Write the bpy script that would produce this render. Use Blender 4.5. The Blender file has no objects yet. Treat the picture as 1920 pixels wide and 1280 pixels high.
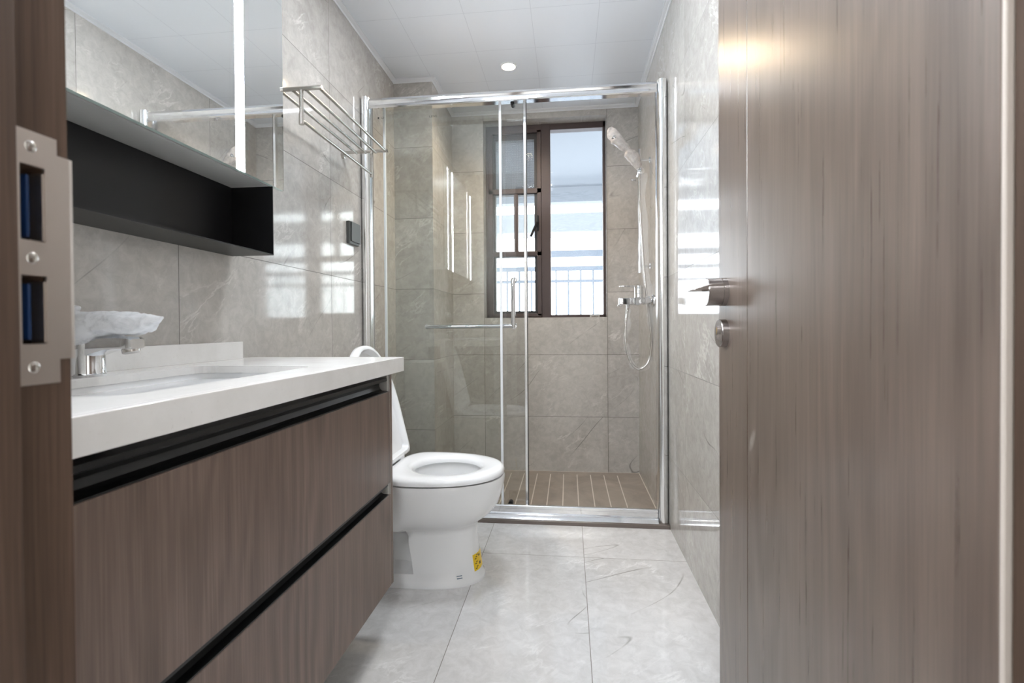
import bpy, bmesh, math, random
from mathutils import Vector, Matrix, noise
random.seed(7)
SC = bpy.context.scene
COL = SC.collection
pi = math.pi

# ------------------------------------------------------------------ camera
cam_d = bpy.data.cameras.new('camera')
cam = bpy.data.objects.new('camera', cam_d); COL.objects.link(cam)
YAW, PITCH, ROLL = .109, -.0113, -.0069
fw = Vector((-math.sin(YAW)*math.cos(PITCH), math.cos(YAW)*math.cos(PITCH), math.sin(PITCH)))
rt = Vector((math.cos(YAW), math.sin(YAW), 0)); up = rt.cross(fw)
R_ = rt*math.cos(ROLL)+up*math.sin(ROLL); U_ = up*math.cos(ROLL)-rt*math.sin(ROLL)
M = Matrix((( R_.x, U_.x, -fw.x), (R_.y, U_.y, -fw.y), (R_.z, U_.z, -fw.z))).to_4x4()
M.translation = Vector((0, 0, .9)); cam.matrix_world = M
cam_d.sensor_width = 36; cam_d.lens = 916.05*36/1920
cam_d.shift_x = -5.97/1920; cam_d.shift_y = -16.45/1920
cam_d.clip_start = .02
cam_d.dof.use_dof = True; cam_d.dof.focus_distance = 1.9; cam_d.dof.aperture_fstop = 6.3
SC.camera = cam

# ------------------------------------------------------------------ world, view
W = bpy.data.worlds.new('overcast_sky'); SC.world = W; W.use_nodes = True
bg = W.node_tree.nodes['Background']
bg.inputs[0].default_value = (.93, .97, 1, 1); bg.inputs[1].default_value = 5.6
SC.view_settings.view_transform = 'Standard'; SC.view_settings.look = 'None'
SC.view_settings.exposure = 0.84; SC.view_settings.gamma = 1.0; SC.view_settings.use_curve_mapping = False
try:
    SC.cycles.max_bounces = 12; SC.cycles.diffuse_bounces = 5; SC.cycles.glossy_bounces = 8
    SC.cycles.transparent_max_bounces = 24; SC.cycles.sample_clamp_indirect = 6
except Exception:
    pass

def area(name, loc, rot, sx, sy, power, col):
    l = bpy.data.lights.new(name, 'AREA'); l.shape = 'RECTANGLE'; l.size = sx; l.size_y = sy
    l.energy = power; l.color = col
    o = bpy.data.objects.new(name, l); COL.objects.link(o); o.location = loc; o.rotation_euler = rot
    return o
# the daylight of the balcony window (sky portal only, gives off nothing itself)
pt = area('window_portal', (-.15, 3.40, 1.6), (pi/2, 0, pi), .8, 1.3, 1, (1, 1, 1)); pt.data.cycles.is_portal = True
P_PANEL, P_SPOT, P_HFILL = 4.0, 22.0, 12.0

# ------------------------------------------------------------------ helpers
def srgb(r, g, b):
    f = lambda c: (c/255/12.92) if c/255 <= .04045 else ((c/255+.055)/1.055)**2.4
    return (f(r), f(g), f(b), 1)

class NT:
    def __init__(s, name):
        s.m = bpy.data.materials.new(name); s.m.use_nodes = True; s.t = s.m.node_tree
        s.n = s.t.nodes; s.b = s.n['Principled BSDF']; s.out = s.n['Material Output']
    def new(s, typ, **kw):
        n = s.n.new(typ)
        for k, v in kw.items(): setattr(n, k, v)
        return n
    def put(s, sock, v):
        if hasattr(v, 'is_output'): s.t.links.new(v, sock)
        elif v is not None:
            try: sock.default_value = v
            except Exception: sock.default_value = tuple(v)[:3]
    def math(s, op, a, b=None, c=None):
        n = s.new('ShaderNodeMath', operation=op)
        s.put(n.inputs[0], a); s.put(n.inputs[1], b); s.put(n.inputs[2], c)
        return n.outputs[0]
    def vec(s, x, y, z):
        n = s.new('ShaderNodeCombineXYZ')
        s.put(n.inputs[0], x); s.put(n.inputs[1], y); s.put(n.inputs[2], z)
        return n.outputs[0]
    def xyz(s):
        tc = s.new('ShaderNodeTexCoord'); sp = s.new('ShaderNodeSeparateXYZ')
        s.t.links.new(tc.outputs['Object'], sp.inputs[0])
        return sp.outputs[0], sp.outputs[1], sp.outputs[2], tc.outputs['Object']
    def noise(s, v, scale, detail=4, rough=.5, dist=0):
        n = s.new('ShaderNodeTexNoise'); s.put(n.inputs['Vector'], v)
        n.inputs['Scale'].default_value = scale; n.inputs['Detail'].default_value = detail
        n.inputs['Roughness'].default_value = rough; n.inputs['Distortion'].default_value = dist
        return n.outputs['Fac']
    def ramp(s, f, stops):
        n = s.new('ShaderNodeValToRGB'); s.put(n.inputs[0], f); e = n.color_ramp.elements
        while len(e) < len(stops): e.new(.5)
        for i, (p, c) in enumerate(stops): e[i].position = p; e[i].color = c
        return n.outputs[0]
    def mix(s, f, a, b, bt='MIX'):
        n = s.new('ShaderNodeMix', data_type='RGBA', blend_type=bt)
        s.put(n.inputs[0], f); s.put(n.inputs[6], a); s.put(n.inputs[7], b)
        return n.outputs[2]
    def bump(s, h, strength, dist=.002):
        n = s.new('ShaderNodeBump'); n.inputs['Strength'].default_value = strength; n.inputs['Distance'].default_value = dist
        s.put(n.inputs['Height'], h); s.t.links.new(n.outputs[0], s.b.inputs['Normal'])
    def set(s, **kw):
        al = dict(col='Base Color', rough='Roughness', metal='Metallic', spec='Specular IOR Level', coat='Coat Weight', crough='Coat Roughness')
        for k, v in kw.items(): s.put(s.b.inputs[al.get(k, k)], v)
        return s
    def line(s, sock, o, d, w):      # 1 on a joint repeating every d from o, w wide
        t = s.math('DIVIDE', s.math('SUBTRACT', sock, o), d)
        r = s.math('ABSOLUTE', s.math('SUBTRACT', s.math('FRACT', s.math('ADD', t, .5)), .5))
        return s.math('LESS_THAN', r, w/2/d), s.math('FLOOR', t)

def plain(name, col, rough=.5, metal=0, **kw):
    return NT(name).set(col=col, rough=rough, metal=metal, **kw).m

def tile(name, axes, u0, v0, du, dv, c1, c2, vein, grout, gw=.0022, rough=.07, seed=0., cs=1.):
    k = NT(name); p = k.xyz(); u, v = p[axes[0]], p[axes[1]]
    lu, iu = k.line(u, u0, du, gw); lv, iv = k.line(v, v0, dv, gw)
    off = k.vec(k.math('MULTIPLY', iu, 3.17), k.math('MULTIPLY', iv, 7.31), seed)
    a = k.new('ShaderNodeVectorMath', operation='ADD'); k.put(a.inputs[0], p[3]); k.put(a.inputs[1], off); q = a.outputs[0]
    cl = k.noise(q, 2.0*cs, 5, .55, .3)
    base = k.ramp(cl, [(.28, c1), (.72, c2)])
    fine = k.noise(q, 26*cs, 8, .72, .6)
    base = k.mix(.42, base, k.ramp(fine, [(.36, c1), (.64, c2)]))
    # in-plane coordinates turned so that the scratches run diagonally
    U = k.math('ADD', u, k.math('MULTIPLY', iv, .731)); V = k.math('ADD', v, k.math('MULTIPLY', iu, 1.37))
    ca, sa = .80, .60
    P = k.math('ADD', k.math('MULTIPLY', U, ca), k.math('MULTIPLY', V, sa)); Q = k.math('SUBTRACT', k.math('MULTIPLY', V, ca), k.math('MULTIPLY', U, sa))
    qs = k.vec(k.math('MULTIPLY', P, .42), Q, seed)
    vn = k.noise(qs, 12*cs, 5, .62, .35)
    vm = k.math('SUBTRACT', 1, k.math('MINIMUM', 1, k.math('MULTIPLY', k.math('ABSOLUTE', k.math('SUBTRACT', vn, .5)), 30)))
    gate = k.noise(q, 4.5*cs, 4, .6, .5)
    vm = k.math('MULTIPLY', vm, k.math('MINIMUM', 1, k.math('MULTIPLY', k.math('MAXIMUM', k.math('SUBTRACT', gate, .52), 0), 6.0)))
    base = k.mix(k.math('MULTIPLY', vm, .6), base, vein)
    vd = k.noise(k.vec(k.math('MULTIPLY', P, .30), Q, seed+4.4), 1.9*cs, 2, .5, .25)
    dm = k.math('SUBTRACT', 1, k.math('MINIMUM', 1, k.math('MULTIPLY', k.math('ABSOLUTE', k.math('SUBTRACT', vd, .47)), 420)))
    g2 = k.noise(q, 3.3*cs, 3, .6, 0)
    dm = k.math('MULTIPLY', dm, k.math('MINIMUM', 1, k.math('MULTIPLY', k.math('MAXIMUM', k.math('SUBTRACT', g2, .50), 0), 7.0)))
    base = k.mix(k.math('MULTIPLY', dm, .8), base, grout)
    j = k.math('MAXIMUM', lu, lv)
    base = k.mix(j, base, grout)
    k.set(col=base, rough=k.math('ADD', rough, k.math('MULTIPLY', j, .4)), spec=.45)
    k.bump(k.math('ADD', k.math('MULTIPLY', j, -1), k.math('MULTIPLY', k.noise(p[3], 5, 2, .5, 0), .25)), .12, .001)
    return k.m

WT1, WT2, WTV, GR = srgb(160, 156, 151), srgb(200, 196, 191), srgb(226, 223, 219), srgb(100, 97, 93)
M_WALL_L = tile('grey_marble_tile_left', (1, 2), 1.138, .32, .802, .40, WT1, WT2, WTV, GR, seed=1.3)
M_WALL_R = tile('grey_marble_tile_right', (1, 2), 1.926, .32, .802, .40, WT1, WT2, WTV, GR, seed=5.1)
M_WALL_B = tile('grey_marble_tile_back', (0, 2), .2475, .32, .796, .40, WT1, WT2, WTV, GR, seed=9.7, rough=.12)
M_COL_S = tile('grey_marble_tile_column', (0, 2), -3.0, .32, 5.0, .40, WT1, WT2, WTV, GR, seed=4.7, rough=.09)
M_FLOOR = tile('pale_marble_floor_tile', (0, 1), .055, 1.916, .400, .801, srgb(186, 185, 184), srgb(224, 223, 223), srgb(244, 244, 244), srgb(120, 116, 110), seed=2.2, rough=.05)

def wood(name, ax, dark, mid, light, rough=.34, seed=0., smudge=None, spec=.5, fig=.6):
    """brown laminate, grain along Z; ax = the horizontal axis of the face"""
    k = NT(name); p = k.xyz(); h = p[ax]; z = p[2]
    v1 = k.vec(k.math('MULTIPLY', h, 3.2), seed, k.math('MULTIPLY', z, .55))
    n1 = k.noise(v1, 1.0, 3, .5, .3)
    r = k.math('ADD', k.math('MULTIPLY', n1, 17), k.math('MULTIPLY', h, 16))
    rings = k.math('ADD', k.math('MULTIPLY', k.math('SINE', k.math('MULTIPLY', r, 6.28)), .5), .5)
    v2 = k.vec(k.math('MULTIPLY', h, 150), seed, k.math('MULTIPLY', z, 2.6))
    fib = k.noise(v2, 1.0, 5, .65, .2)
    v3 = k.vec(k.math('MULTIPLY', h, 22), seed+3, k.math('MULTIPLY', z, .9))
    band = k.noise(v3, 1.0, 3, .5, .2)
    v4 = k.vec(k.math('MULTIPLY', h, 4), seed+8, k.math('MULTIPLY', z, .7))
    gate = k.noise(v4, 1.0, 2, .5, 0)
    amp = k.math('MULTIPLY', k.math('MAXIMUM', k.math('SUBTRACT', gate, .36), 0), 1.0)
    v5 = k.vec(k.math('MULTIPLY', h, 420), seed, k.math('MULTIPLY', z, 9)); pore = k.noise(v5, 1.0, 2, .5, 0)
    t = k.math('ADD', k.math('ADD', k.math('MULTIPLY', fib, .45), k.math('MULTIPLY', pore, .25)), k.math('MULTIPLY', band, .30))
    t = k.math('ADD', t, k.math('MULTIPLY', k.math('SUBTRACT', rings, .5), k.math('MULTIPLY', amp, fig)))
    col = k.ramp(t, [(.33, dark), (.5, mid), (.68, light)])
    if smudge:
        sy, sz = smudge
        d2 = k.math('ADD', k.math('POWER', k.math('DIVIDE', k.math('SUBTRACT', k.math('SUBTRACT', h, sy), k.math('MULTIPLY', k.math('SUBTRACT', z, sz), -.5)), .011), 2), k.math('POWER', k.math('DIVIDE', k.math('SUBTRACT', z, sz), .022), 2))
        mk = k.math('MULTIPLY', k.math('MAXIMUM', k.math('SUBTRACT', 1, d2), 0), k.noise(p[3], 60, 3, .6, .4))
        col = k.mix(k.math('MULTIPLY', mk, .9), col, srgb(190, 182, 174))
    k.set(col=col, rough=k.math('ADD', rough, k.math('MULTIPLY', k.math('SUBTRACT', fib, .5), .12)), spec=spec)
    k.bump(fib, .04, .0005)
    return k.m
M_DOOR = wood('brown_laminate_door', 1, srgb(78, 65, 57), srgb(98, 84, 75), srgb(117, 101, 91), .29, 2.0, smudge=(.822, .715), spec=.85, fig=.6)
M_DRAWER = wood('brown_laminate_drawer', 1, srgb(86, 70, 61), srgb(107, 89, 79), srgb(128, 109, 98), .36, 11.0)
M_JAMB = wood('brown_laminate_jamb', 1, srgb(60, 46, 37), srgb(77, 60, 49), srgb(96, 78, 66), .52, 21.0, spec=.25)
M_JAMBX = wood('brown_laminate_trim', 0, srgb(60, 46, 37), srgb(77, 60, 49), srgb(96, 78, 66), .4, 31.0)

k = NT('white_ceiling_panel'); p = k.xyz()
lu, _ = k.line(p[0], -.458, .2995, .0025); lv, _ = k.line(p[1], 2.158, .3035, .0025); j = k.math('MAXIMUM', lu, lv)
k.set(col=k.mix(j, srgb(228, 232, 238), srgb(210, 214, 221)), rough=.3, spec=.4); k.bump(k.math('MULTIPLY', j, -1), .4, .002); M_CEIL = k.m

k = NT('brown_stone_shower_floor'); p = k.xyz()
lx, _ = k.line(p[0], .0475, .0835, .0055)
lx = k.math('MULTIPLY', lx, k.math('MULTIPLY', k.math('LESS_THAN', p[0], .32), k.math('LESS_THAN', p[1], 3.105)))
cl = k.noise(p[3], 4, 6, .6, 1)
st = k.ramp(cl, [(.3, srgb(134, 124, 115)), (.7, srgb(158, 148, 138))])
ed = k.math('MAXIMUM', k.math('GREATER_THAN', p[0], .438), k.math('GREATER_THAN', p[1], 3.162))
col = k.mix(k.math('MULTIPLY', k.math('MAXIMUM', k.math('SUBTRACT', k.noise(p[3], 9, 6, .75, 1), .6), 0), 2.0), st, srgb(186, 176, 166))
col = k.mix(k.math('MAXIMUM', lx, ed), col, srgb(206, 196, 184))
k.set(col=col, rough=.22, spec=.5); k.bump(k.math('MULTIPLY', lx, -1), .3, .002); M_SHFL = k.m
M_CURB = plain('dark_brown_stone', srgb(112, 102, 97), .2)

k = NT('white_quartz'); p = k.xyz()
sp = k.noise(p[3], 160, 3, .7, 0)
k.set(col=k.mix(k.math('MULTIPLY', k.math('MAXIMUM', k.math('SUBTRACT', sp, .62), 0), 2.2), k.ramp(k.noise(p[3], 12, 4, .6, 0), [(.3, srgb(224, 222, 219)), (.7, srgb(234, 232, 230))]), srgb(176, 168, 160)), rough=.18, spec=.5); M_QUARTZ = k.m
M_CERAMIC = plain('white_glazed_ceramic', srgb(238, 239, 240), .06, spec=.6)
M_SEAT = plain('white_gloss_plastic', srgb(240, 241, 243), .14)
M_WHITE = plain('white_paint', srgb(236, 238, 241), .4)
M_ALU = plain('polished_aluminium', (.93, .94, .95, 1), .19, 1)
M_CHROME = plain('chrome', (.74, .75, .765, 1), .05, 1)
k = NT('brushed_steel'); p = k.xyz()
k.set(col=(.56, .54, .51, 1), metal=1, rough=.2); k.bump(k.noise(k.vec(k.math('MULTIPLY', p[0], 40), k.math('MULTIPLY', p[1], 40), k.math('MULTIPLY', p[2], 900)), 1, 3, .5, 0), .05, .0005); M_STEEL = k.m
M_RAILC = plain('bright_polished_aluminium', (.86, .87, .89, 1), .09, 1)
M_PLATE = plain('satin_nickel_plate', (.56, .51, .47, 1), .36, 1)
M_HANDLE = plain('satin_dark_nickel', (.40, .37, .36, 1), .26, 1)
M_BRASS = plain('brass', (.75, .52, .2, 1), .25, 1)
M_BLACK = plain('black_powder_coat', srgb(20, 20, 22), .38, spec=.35)
M_GOLA = plain('black_anodised_channel', srgb(16, 16, 17), .33, .2)
M_RUBBER = plain('black_rubber', srgb(26, 26, 28), .5)
M_EDGELIT = plain('lit_edge_tone', srgb(196, 186, 178), .4)  # pale grey stands in for light caught on the door edge
M_CARC = plain('pale_grey_board', srgb(176, 174, 170), .45)
M_CABUND = plain('light_grey_board', srgb(196, 196, 194), .4)
M_BRONZE = plain('dark_bronze_aluminium', srgb(74, 62, 61), .42, .15)
M_BRONZED = plain('dark_grey_gasket_frame', srgb(42, 40, 42), .45)
M_GREY = plain('dark_grey_plastic', srgb(74, 77, 76), .35)
M_BLUE = plain('blue_plastic_box', srgb(14, 46, 88), .5)
M_DARK = plain('dark_recess', srgb(58, 44, 42), .7)
M_YELLOW = plain('yellow_sticker', srgb(238, 200, 24), .35)
M_INK = plain('dark_ink', srgb(70, 62, 40), .5)
M_INKB = plain('blue_grey_ink', srgb(120, 136, 152), .5)
M_LOGO = plain('dark_grey_print', srgb(56, 58, 58), .5)
M_PVC = plain('white_pvc', srgb(226, 228, 232), .35)
M_HALLW = plain('hall_plaster', srgb(224, 222, 218), .8)
M_BALC = plain('balcony_plaster', srgb(112, 117, 123), .8)
M_PALEB = plain('pale_facade', srgb(90, 94, 98), .8)
M_RAIL = plain('haze_tinted_steel', srgb(104, 112, 122), .5)  # bloom and haze are put into this blue-grey tone
M_EDGE = plain('polished_mirror_edge', srgb(206, 224, 218), .12)

k = NT('mirror_silver'); p = k.xyz()
sm = k.noise(k.vec(k.math('MULTIPLY', p[1], 14), 0, k.math('MULTIPLY', p[2], 5)), 1, 5, .7, 1.2)
k.set(col=(.93, .95, .945, 1), metal=1, rough=k.math('ADD', .012, k.math('MULTIPLY', k.math('MAXIMUM', k.math('SUBTRACT', sm, .55), 0), .22))); M_MIRROR = k.m

def emit(name, col, s):
    k = NT(name); e = k.new('ShaderNodeEmission'); e.inputs[0].default_value = col; e.inputs[1].default_value = s
    k.t.links.new(e.outputs[0], k.out.inputs[0]); return k.m
M_LED = emit('led_strip_light', (.90, .95, 1, 1), 92.0)
M_PANEL = emit('led_panel_diffuser', (.93, .97, 1, 1), 14.0)
M_SPOT = emit('warm_downlight_lens', (1, .74, .42, 1), 60.0)
M_HFILL = emit('hall_fill_glow', (1, .97, .93, 1), 4.0)  # glow of the fill light added in the hall

def glass(name, tint, refl=1.0, rough=0., bumpy=0):
    k = NT(name); k.n.remove(k.b)
    tr = k.new('ShaderNodeBsdfTransparent'); tr.inputs[0].default_value = tint
    gl = k.new('ShaderNodeBsdfGlossy'); gl.inputs['Roughness'].default_value = rough
    ge = k.new('ShaderNodeNewGeometry')
    ior = k.math('ADD', k.math('MULTIPLY', ge.outputs['Backfacing'], 1/1.5-1.5), 1.5)
    fr = k.new('ShaderNodeFresnel'); k.put(fr.inputs[0], ior)
    if bumpy:
        p = k.xyz(); b = k.new('ShaderNodeBump'); b.inputs['Strength'].default_value = bumpy; b.inputs['Distance'].default_value = .004
        k.put(b.inputs['Height'], k.noise(k.vec(k.math('MULTIPLY', p[0], 4), 0, k.math('MULTIPLY', p[2], 16)), 1, 3, .5, .4)); k.t.links.new(b.outputs[0], gl.inputs['Normal'])
    mx = k.new('ShaderNodeMixShader'); k.put(mx.inputs[0], k.math('MULTIPLY', fr.outputs[0], refl))
    k.t.links.new(tr.outputs[0], mx.inputs[1]); k.t.links.new(gl.outputs[0], mx.inputs[2]); k.t.links.new(mx.outputs[0], k.out.inputs[0])
    return k.m
M_GLASS = glass('clear_shower_glass', (.976, .985, .979, 1), 1.8)
M_GLASSF = glass('clear_fixed_glass', (.976, .986, .979, 1), .12)
M_WGLASS = glass('window_glass', (.97, .98, .985, 1), 1.0)
M_WFILM = glass('filmed_window_glass', (.93, .95, .97, 1), 1.0, .05, .5)

def film(name, col, op, rough, gloss=.25):
    k = NT(name); k.set(col=col, rough=rough)
    tr = k.new('ShaderNodeBsdfTransparent'); tl = k.new('ShaderNodeBsdfTranslucent'); tl.inputs[0].default_value = col
    m1 = k.new('ShaderNodeMixShader'); m1.inputs[0].default_value = .35
    k.t.links.new(k.b.outputs[0], m1.inputs[1]); k.t.links.new(tl.outputs[0], m1.inputs[2])
    m2 = k.new('ShaderNodeMixShader')
    p = k.xyz(); k.put(m2.inputs[0], k.math('MULTIPLY', k.math('ADD', .55, k.math('MULTIPLY', k.noise(p[3], 55, 3, .6, .8), .9)), op))
    k.t.links.new(tr.outputs[0], m2.inputs[1]); k.t.links.new(m1.outputs[0], m2.inputs[2]); k.t.links.new(m2.outputs[0], k.out.inputs[0])
    return k.m
M_WRAP = film('white_plastic_wrap', srgb(244, 245, 247), .97, .3)
M_FILM = film('cloudy_clear_film', srgb(228, 223, 220), .92, .2)
M_SLEEVE = film('clear_film_sleeve', srgb(248, 248, 248), .17, .10)

k = NT('insect_screen_mesh'); p = k.xyz()
lx, _ = k.line(p[0], 0, .0075, .0032); lz, _ = k.line(p[2], 0, .0075, .0032)
tr = k.new('ShaderNodeBsdfTransparent'); mx = k.new('ShaderNodeMixShader'); k.set(col=srgb(70, 76, 82), rough=.6)
k.put(mx.inputs[0], k.math('MAXIMUM', lx, lz)); k.t.links.new(tr.outputs[0], mx.inputs[1]); k.t.links.new(k.b.outputs[0], mx.inputs[2]); k.t.links.new(mx.outputs[0], k.out.inputs[0]); M_SCREEN = k.m

# ---- mesh helpers
def B(): return bmesh.new()
def box(bm, x0, x1, y0, y1, z0, z1, bev=0, seg=2):
    t = bmesh.new()
    vs = [t.verts.new((x, y, z)) for x in (x0, x1) for y in (y0, y1) for z in (z0, z1)]
    for f in ((0, 1, 3, 2), (4, 6, 7, 5), (0, 4, 5, 1), (2, 3, 7, 6), (0, 2, 6, 4), (1, 5, 7, 3)): t.faces.new([vs[i] for i in f])
    if bev: bmesh.ops.bevel(t, geom=list(t.edges), offset=bev, segments=seg, profile=.6, affect='EDGES')
    merge(bm, t); return bm
def merge(bm, t):
    bmesh.ops.recalc_face_normals(t, faces=t.faces)
    me = bpy.data.meshes.new('tmp'); t.to_mesh(me); t.free(); bm.from_mesh(me); bpy.data.meshes.remove(me)
def loft(bm, rings, caps=True, closed=True):
    t = bmesh.new(); L = [[t.verts.new(p) for p in r] for r in rings]; n = len(L[0])
    for a, b in zip(L[:-1], L[1:]):
        for i in range(n if closed else n-1):
            j = (i+1) % n; t.faces.new((a[i], a[j], b[j], b[i]))
    if caps and closed:
        t.faces.new(L[0][::-1]); t.faces.new(L[-1])
    merge(bm, t); return bm
def frame_dirs(d):
    d = d.normalized(); a = Vector((0, 0, 1)) if abs(d.z) < .9 else Vector((1, 0, 0))
    u = d.cross(a).normalized(); return u, d.cross(u).normalized()
def cyl(bm, p0, p1, r, r2=None, n=24):
    p0, p1 = Vector(p0), Vector(p1); u, v = frame_dirs(p1-p0); r2 = r if r2 is None else r2
    return loft(bm, [[p+(u*math.cos(2*pi*i/n)+v*math.sin(2*pi*i/n))*q for i in range(n)] for p, q in ((p0, r), (p1, r2))])
def lathe(bm, p0, d, prof, n=32):         # prof: (distance along d, radius)
    p0, d = Vector(p0), Vector(d).normalized(); u, v = frame_dirs(d)
    return loft(bm, [[p0+d*s+(u*math.cos(2*pi*i/n)+v*math.sin(2*pi*i/n))*max(r, 1e-4) for i in range(n)] for s, r in prof])
def tube(bm, pts, r, n=12):
    pts = [Vector(p) for p in pts]; rings = []; u = None
    for i, p in enumerate(pts):
        d = (pts[min(i+1, len(pts)-1)]-pts[max(i-1, 0)]).normalized()
        if u is None: u, v = frame_dirs(d)
        else:
            u = (u-d*u.dot(d)).normalized(); v = d.cross(u)
        q = r[i] if isinstance(r, (list, tuple)) else r
        rings.append([p+(u*math.cos(2*pi*k/n)+v*math.sin(2*pi*k/n))*q for k in range(n)])
    return loft(bm, rings)
def spline(pts, m=8):
    P = [Vector(p) for p in pts]; P = [P[0]*2-P[1]]+P+[P[-1]*2-P[-2]]; o = []
    for i in range(1, len(P)-2):
        a, b, c, d = P[i-1:i+3]
        for j in range(m):
            t = j/m; o.append(.5*((2*b)+(c-a)*t+(2*a-5*b+4*c-d)*t*t+(3*b-a-3*c+d)*t**3))
    o.append(P[-2]); return o
def prism(bm, prof, axis, a0, a1):        # closed 2D profile extruded along an axis
    mk = {0: lambda q, s: (s, q[0], q[1]), 1: lambda q, s: (q[0], s, q[1]), 2: lambda q, s: (q[0], q[1], s)}[axis]
    return loft(bm, [[mk(q, s) for q in prof] for s in (a0, a1)])
def rrect(x0, x1, y0, y1, r, n=6):
    o = []
    for cx, cy, a in ((x1-r, y1-r, 0), (x0+r, y1-r, pi/2), (x0+r, y0+r, pi), (x1-r, y0+r, 3*pi/2)):
        o += [(cx+r*math.cos(a+pi/2*i/n), cy+r*math.sin(a+pi/2*i/n)) for i in range(n+1)]
    return o

def obj(name, bm, mat, parent=None, smooth=None, bev=0):
    bmesh.ops.recalc_face_normals(bm, faces=bm.faces)
    me = bpy.data.meshes.new(name); bm.to_mesh(me); bm.free()
    for m in (mat if isinstance(mat, (list, tuple)) else [mat]): me.materials.append(m)
    o = bpy.data.objects.new(name, me); COL.objects.link(o)
    if parent is not None:
        o.parent = parent
        if parent.type == 'EMPTY': o.matrix_parent_inverse = Matrix.Translation(-parent.location)
    if smooth:
        try: me.shade_smooth(); me.set_sharp_from_angle(angle=math.radians(smooth))
        except Exception:
            for pl in me.polygons: pl.use_smooth = True
    if bev:
        b = o.modifiers.new('bevel', 'BEVEL'); b.width = bev; b.segments = 2; b.limit_method = 'ANGLE'; b.angle_limit = math.radians(50)
    return o
def tag(o, label=None, cat=None, group=None, kind=None):
    if label: o['label'] = label
    if cat: o['category'] = cat
    if group: o['group'] = group
    if kind: o['kind'] = kind
    return o
def thing(name, loc, label, cat, group=None, kind=None):
    o = bpy.data.objects.new(name, None); COL.objects.link(o); o.location = loc; o.empty_display_size = .05
    return tag(o, label, cat, group, kind)
def struct(name, bm, mat, label, cat, **kw):
    return tag(obj(name, bm, mat, **kw), label, cat, None, 'structure')

# ------------------------------------------------------------------ room shell
XL, XR, YB, YF, ZC, ZS = -.98, .443, 3.167, .337, 2.30, -.035
DX0, DX1, DZ = -.392, .300, 2.09            # door opening
struct('floor', box(B(), XL-.2, XR+.2, -1.7, 2.213, -.12, 0), M_FLOOR, 'pale grey marble-look tile floor of the bathroom and doorway', 'floor')
struct('floor_shower', box(B(), XL-.2, XR+.2, 2.213, YB+.02, -.2, ZS), M_SHFL, 'brown stone shower floor with pale grooves running to the back wall', 'floor')
struct('wall_left', box(B(), XL-.15, XL, YF, YB, -.2, ZC+.05), M_WALL_L, 'glossy grey marble-look tiled wall behind the vanity', 'wall')
struct('wall_right', box(B(), XR, XR+.15, YF-.04, YB, -.2, ZC+.05), M_WALL_R, 'glossy grey marble-look tiled wall behind the open door', 'wall')
WX0, WX1, WZ0, WZ1 = -.547, .245, .9613, 2.2466
b = B()
box(b, XL-.1, WX0, YB, 3.37, -.2, ZC+.05); box(b, WX1, XR+.1, YB, 3.37, -.2, ZC+.05)
box(b, WX0, WX1, YB, 3.37, -.2, WZ0); box(b, WX0, WX1, YB, 3.37, WZ1, ZC+.05)
struct('wall_back', b, M_WALL_B, 'grey tiled back wall of the shower around the window', 'wall')
CX1, CY0 = -.757, 2.698
struct('wall_column', box(B(), XL-.001, CX1, CY0, YB+.001, -.2, ZC+.02), M_COL_S, 'tiled boxed-in pipe column in the far left shower corner', 'wall')
b = B()
box(b, XL-.15, DX0-.035, .19, YF, 0, 2.65); box(b, DX1+.035, XR+.15, .19, YF-.04, 0, 2.65); box(b, DX0-.035, DX1+.035, .19, YF, DZ+.035, 2.65)
wf = struct('wall_front', b, M_HALLW, 'wall with the doorway the room is seen through', 'wall')
b = B(); box(b, XL, DX0-.035, YF-.001, YF+.0005, 0, ZC); box(b, DX0-.035, DX1+.035, YF-.001, YF+.0005, DZ+.036, ZC); obj('tile_facing', b, M_COL_S, wf)
struct('ceiling', box(B(), XL-.1, XR+.1, YF, YB+.1, ZC, ZC+.06), M_CEIL, 'white ceiling of square metal panels', 'ceiling')

def moulding():
    path = [(XL, YF), (XL, CY0), (CX1, CY0), (CX1, YB), (XR, YB), (XR, YF)]
    prof = [(0, -.016), (.003, -.016), (.006, -.011), (.016, -.008), (.020, -.004), (.024, -.004), (.024, .001), (0, .001)]
    n = len(path); rings = []
    for i, (x, y) in enumerate(path):
        p = Vector((x, y)); a = Vector(path[i-1]); c = Vector(path[(i+1) % n])
        d0 = (p-a).normalized(); d1 = (c-p).normalized()
        n0 = Vector((d0.y, -d0.x)); n1 = Vector((d1.y, -d1.x)); m = (n0+n1)/(1+n0.dot(n1))
        rings.append([(x+m.x*o, y+m.y*o, ZC+z) for o, z in prof])
    rings.append(rings[0]); return loft(B(), rings, caps=False)
struct('trim_1', moulding(), M_PVC, 'white moulding strip around the ceiling edge', 'trim', smooth=35)

struct('trim_2', box(B(), XL, XR, 2.213, 2.40, -.1, .016, .002), M_CURB, 'low dark stone threshold under the shower screen', 'threshold')

# hall behind the camera (seen only in reflections)
b = B(); box(b, -.95, -.85, -1.7, .19, 0, 2.5); struct('wall_hall_left', b, M_HALLW, 'plain hall wall left of the doorway', 'wall')
b = B(); box(b, .85, .95, -1.7, .19, 0, 2.5); struct('wall_hall_right', b, M_HALLW, 'plain hall wall right of the doorway', 'wall')
b = B(); box(b, -.95, .95, -1.8, -1.7, 0, 2.5); struct('wall_hall_rear', b, M_HALLW, 'plain hall wall facing the doorway', 'wall')
b = B(); box(b, -.95, .95, -1.8, .19, 2.5, 2.6); struct('ceiling_hall', b, M_WHITE, 'white ceiling of the hall', 'ceiling')

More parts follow.
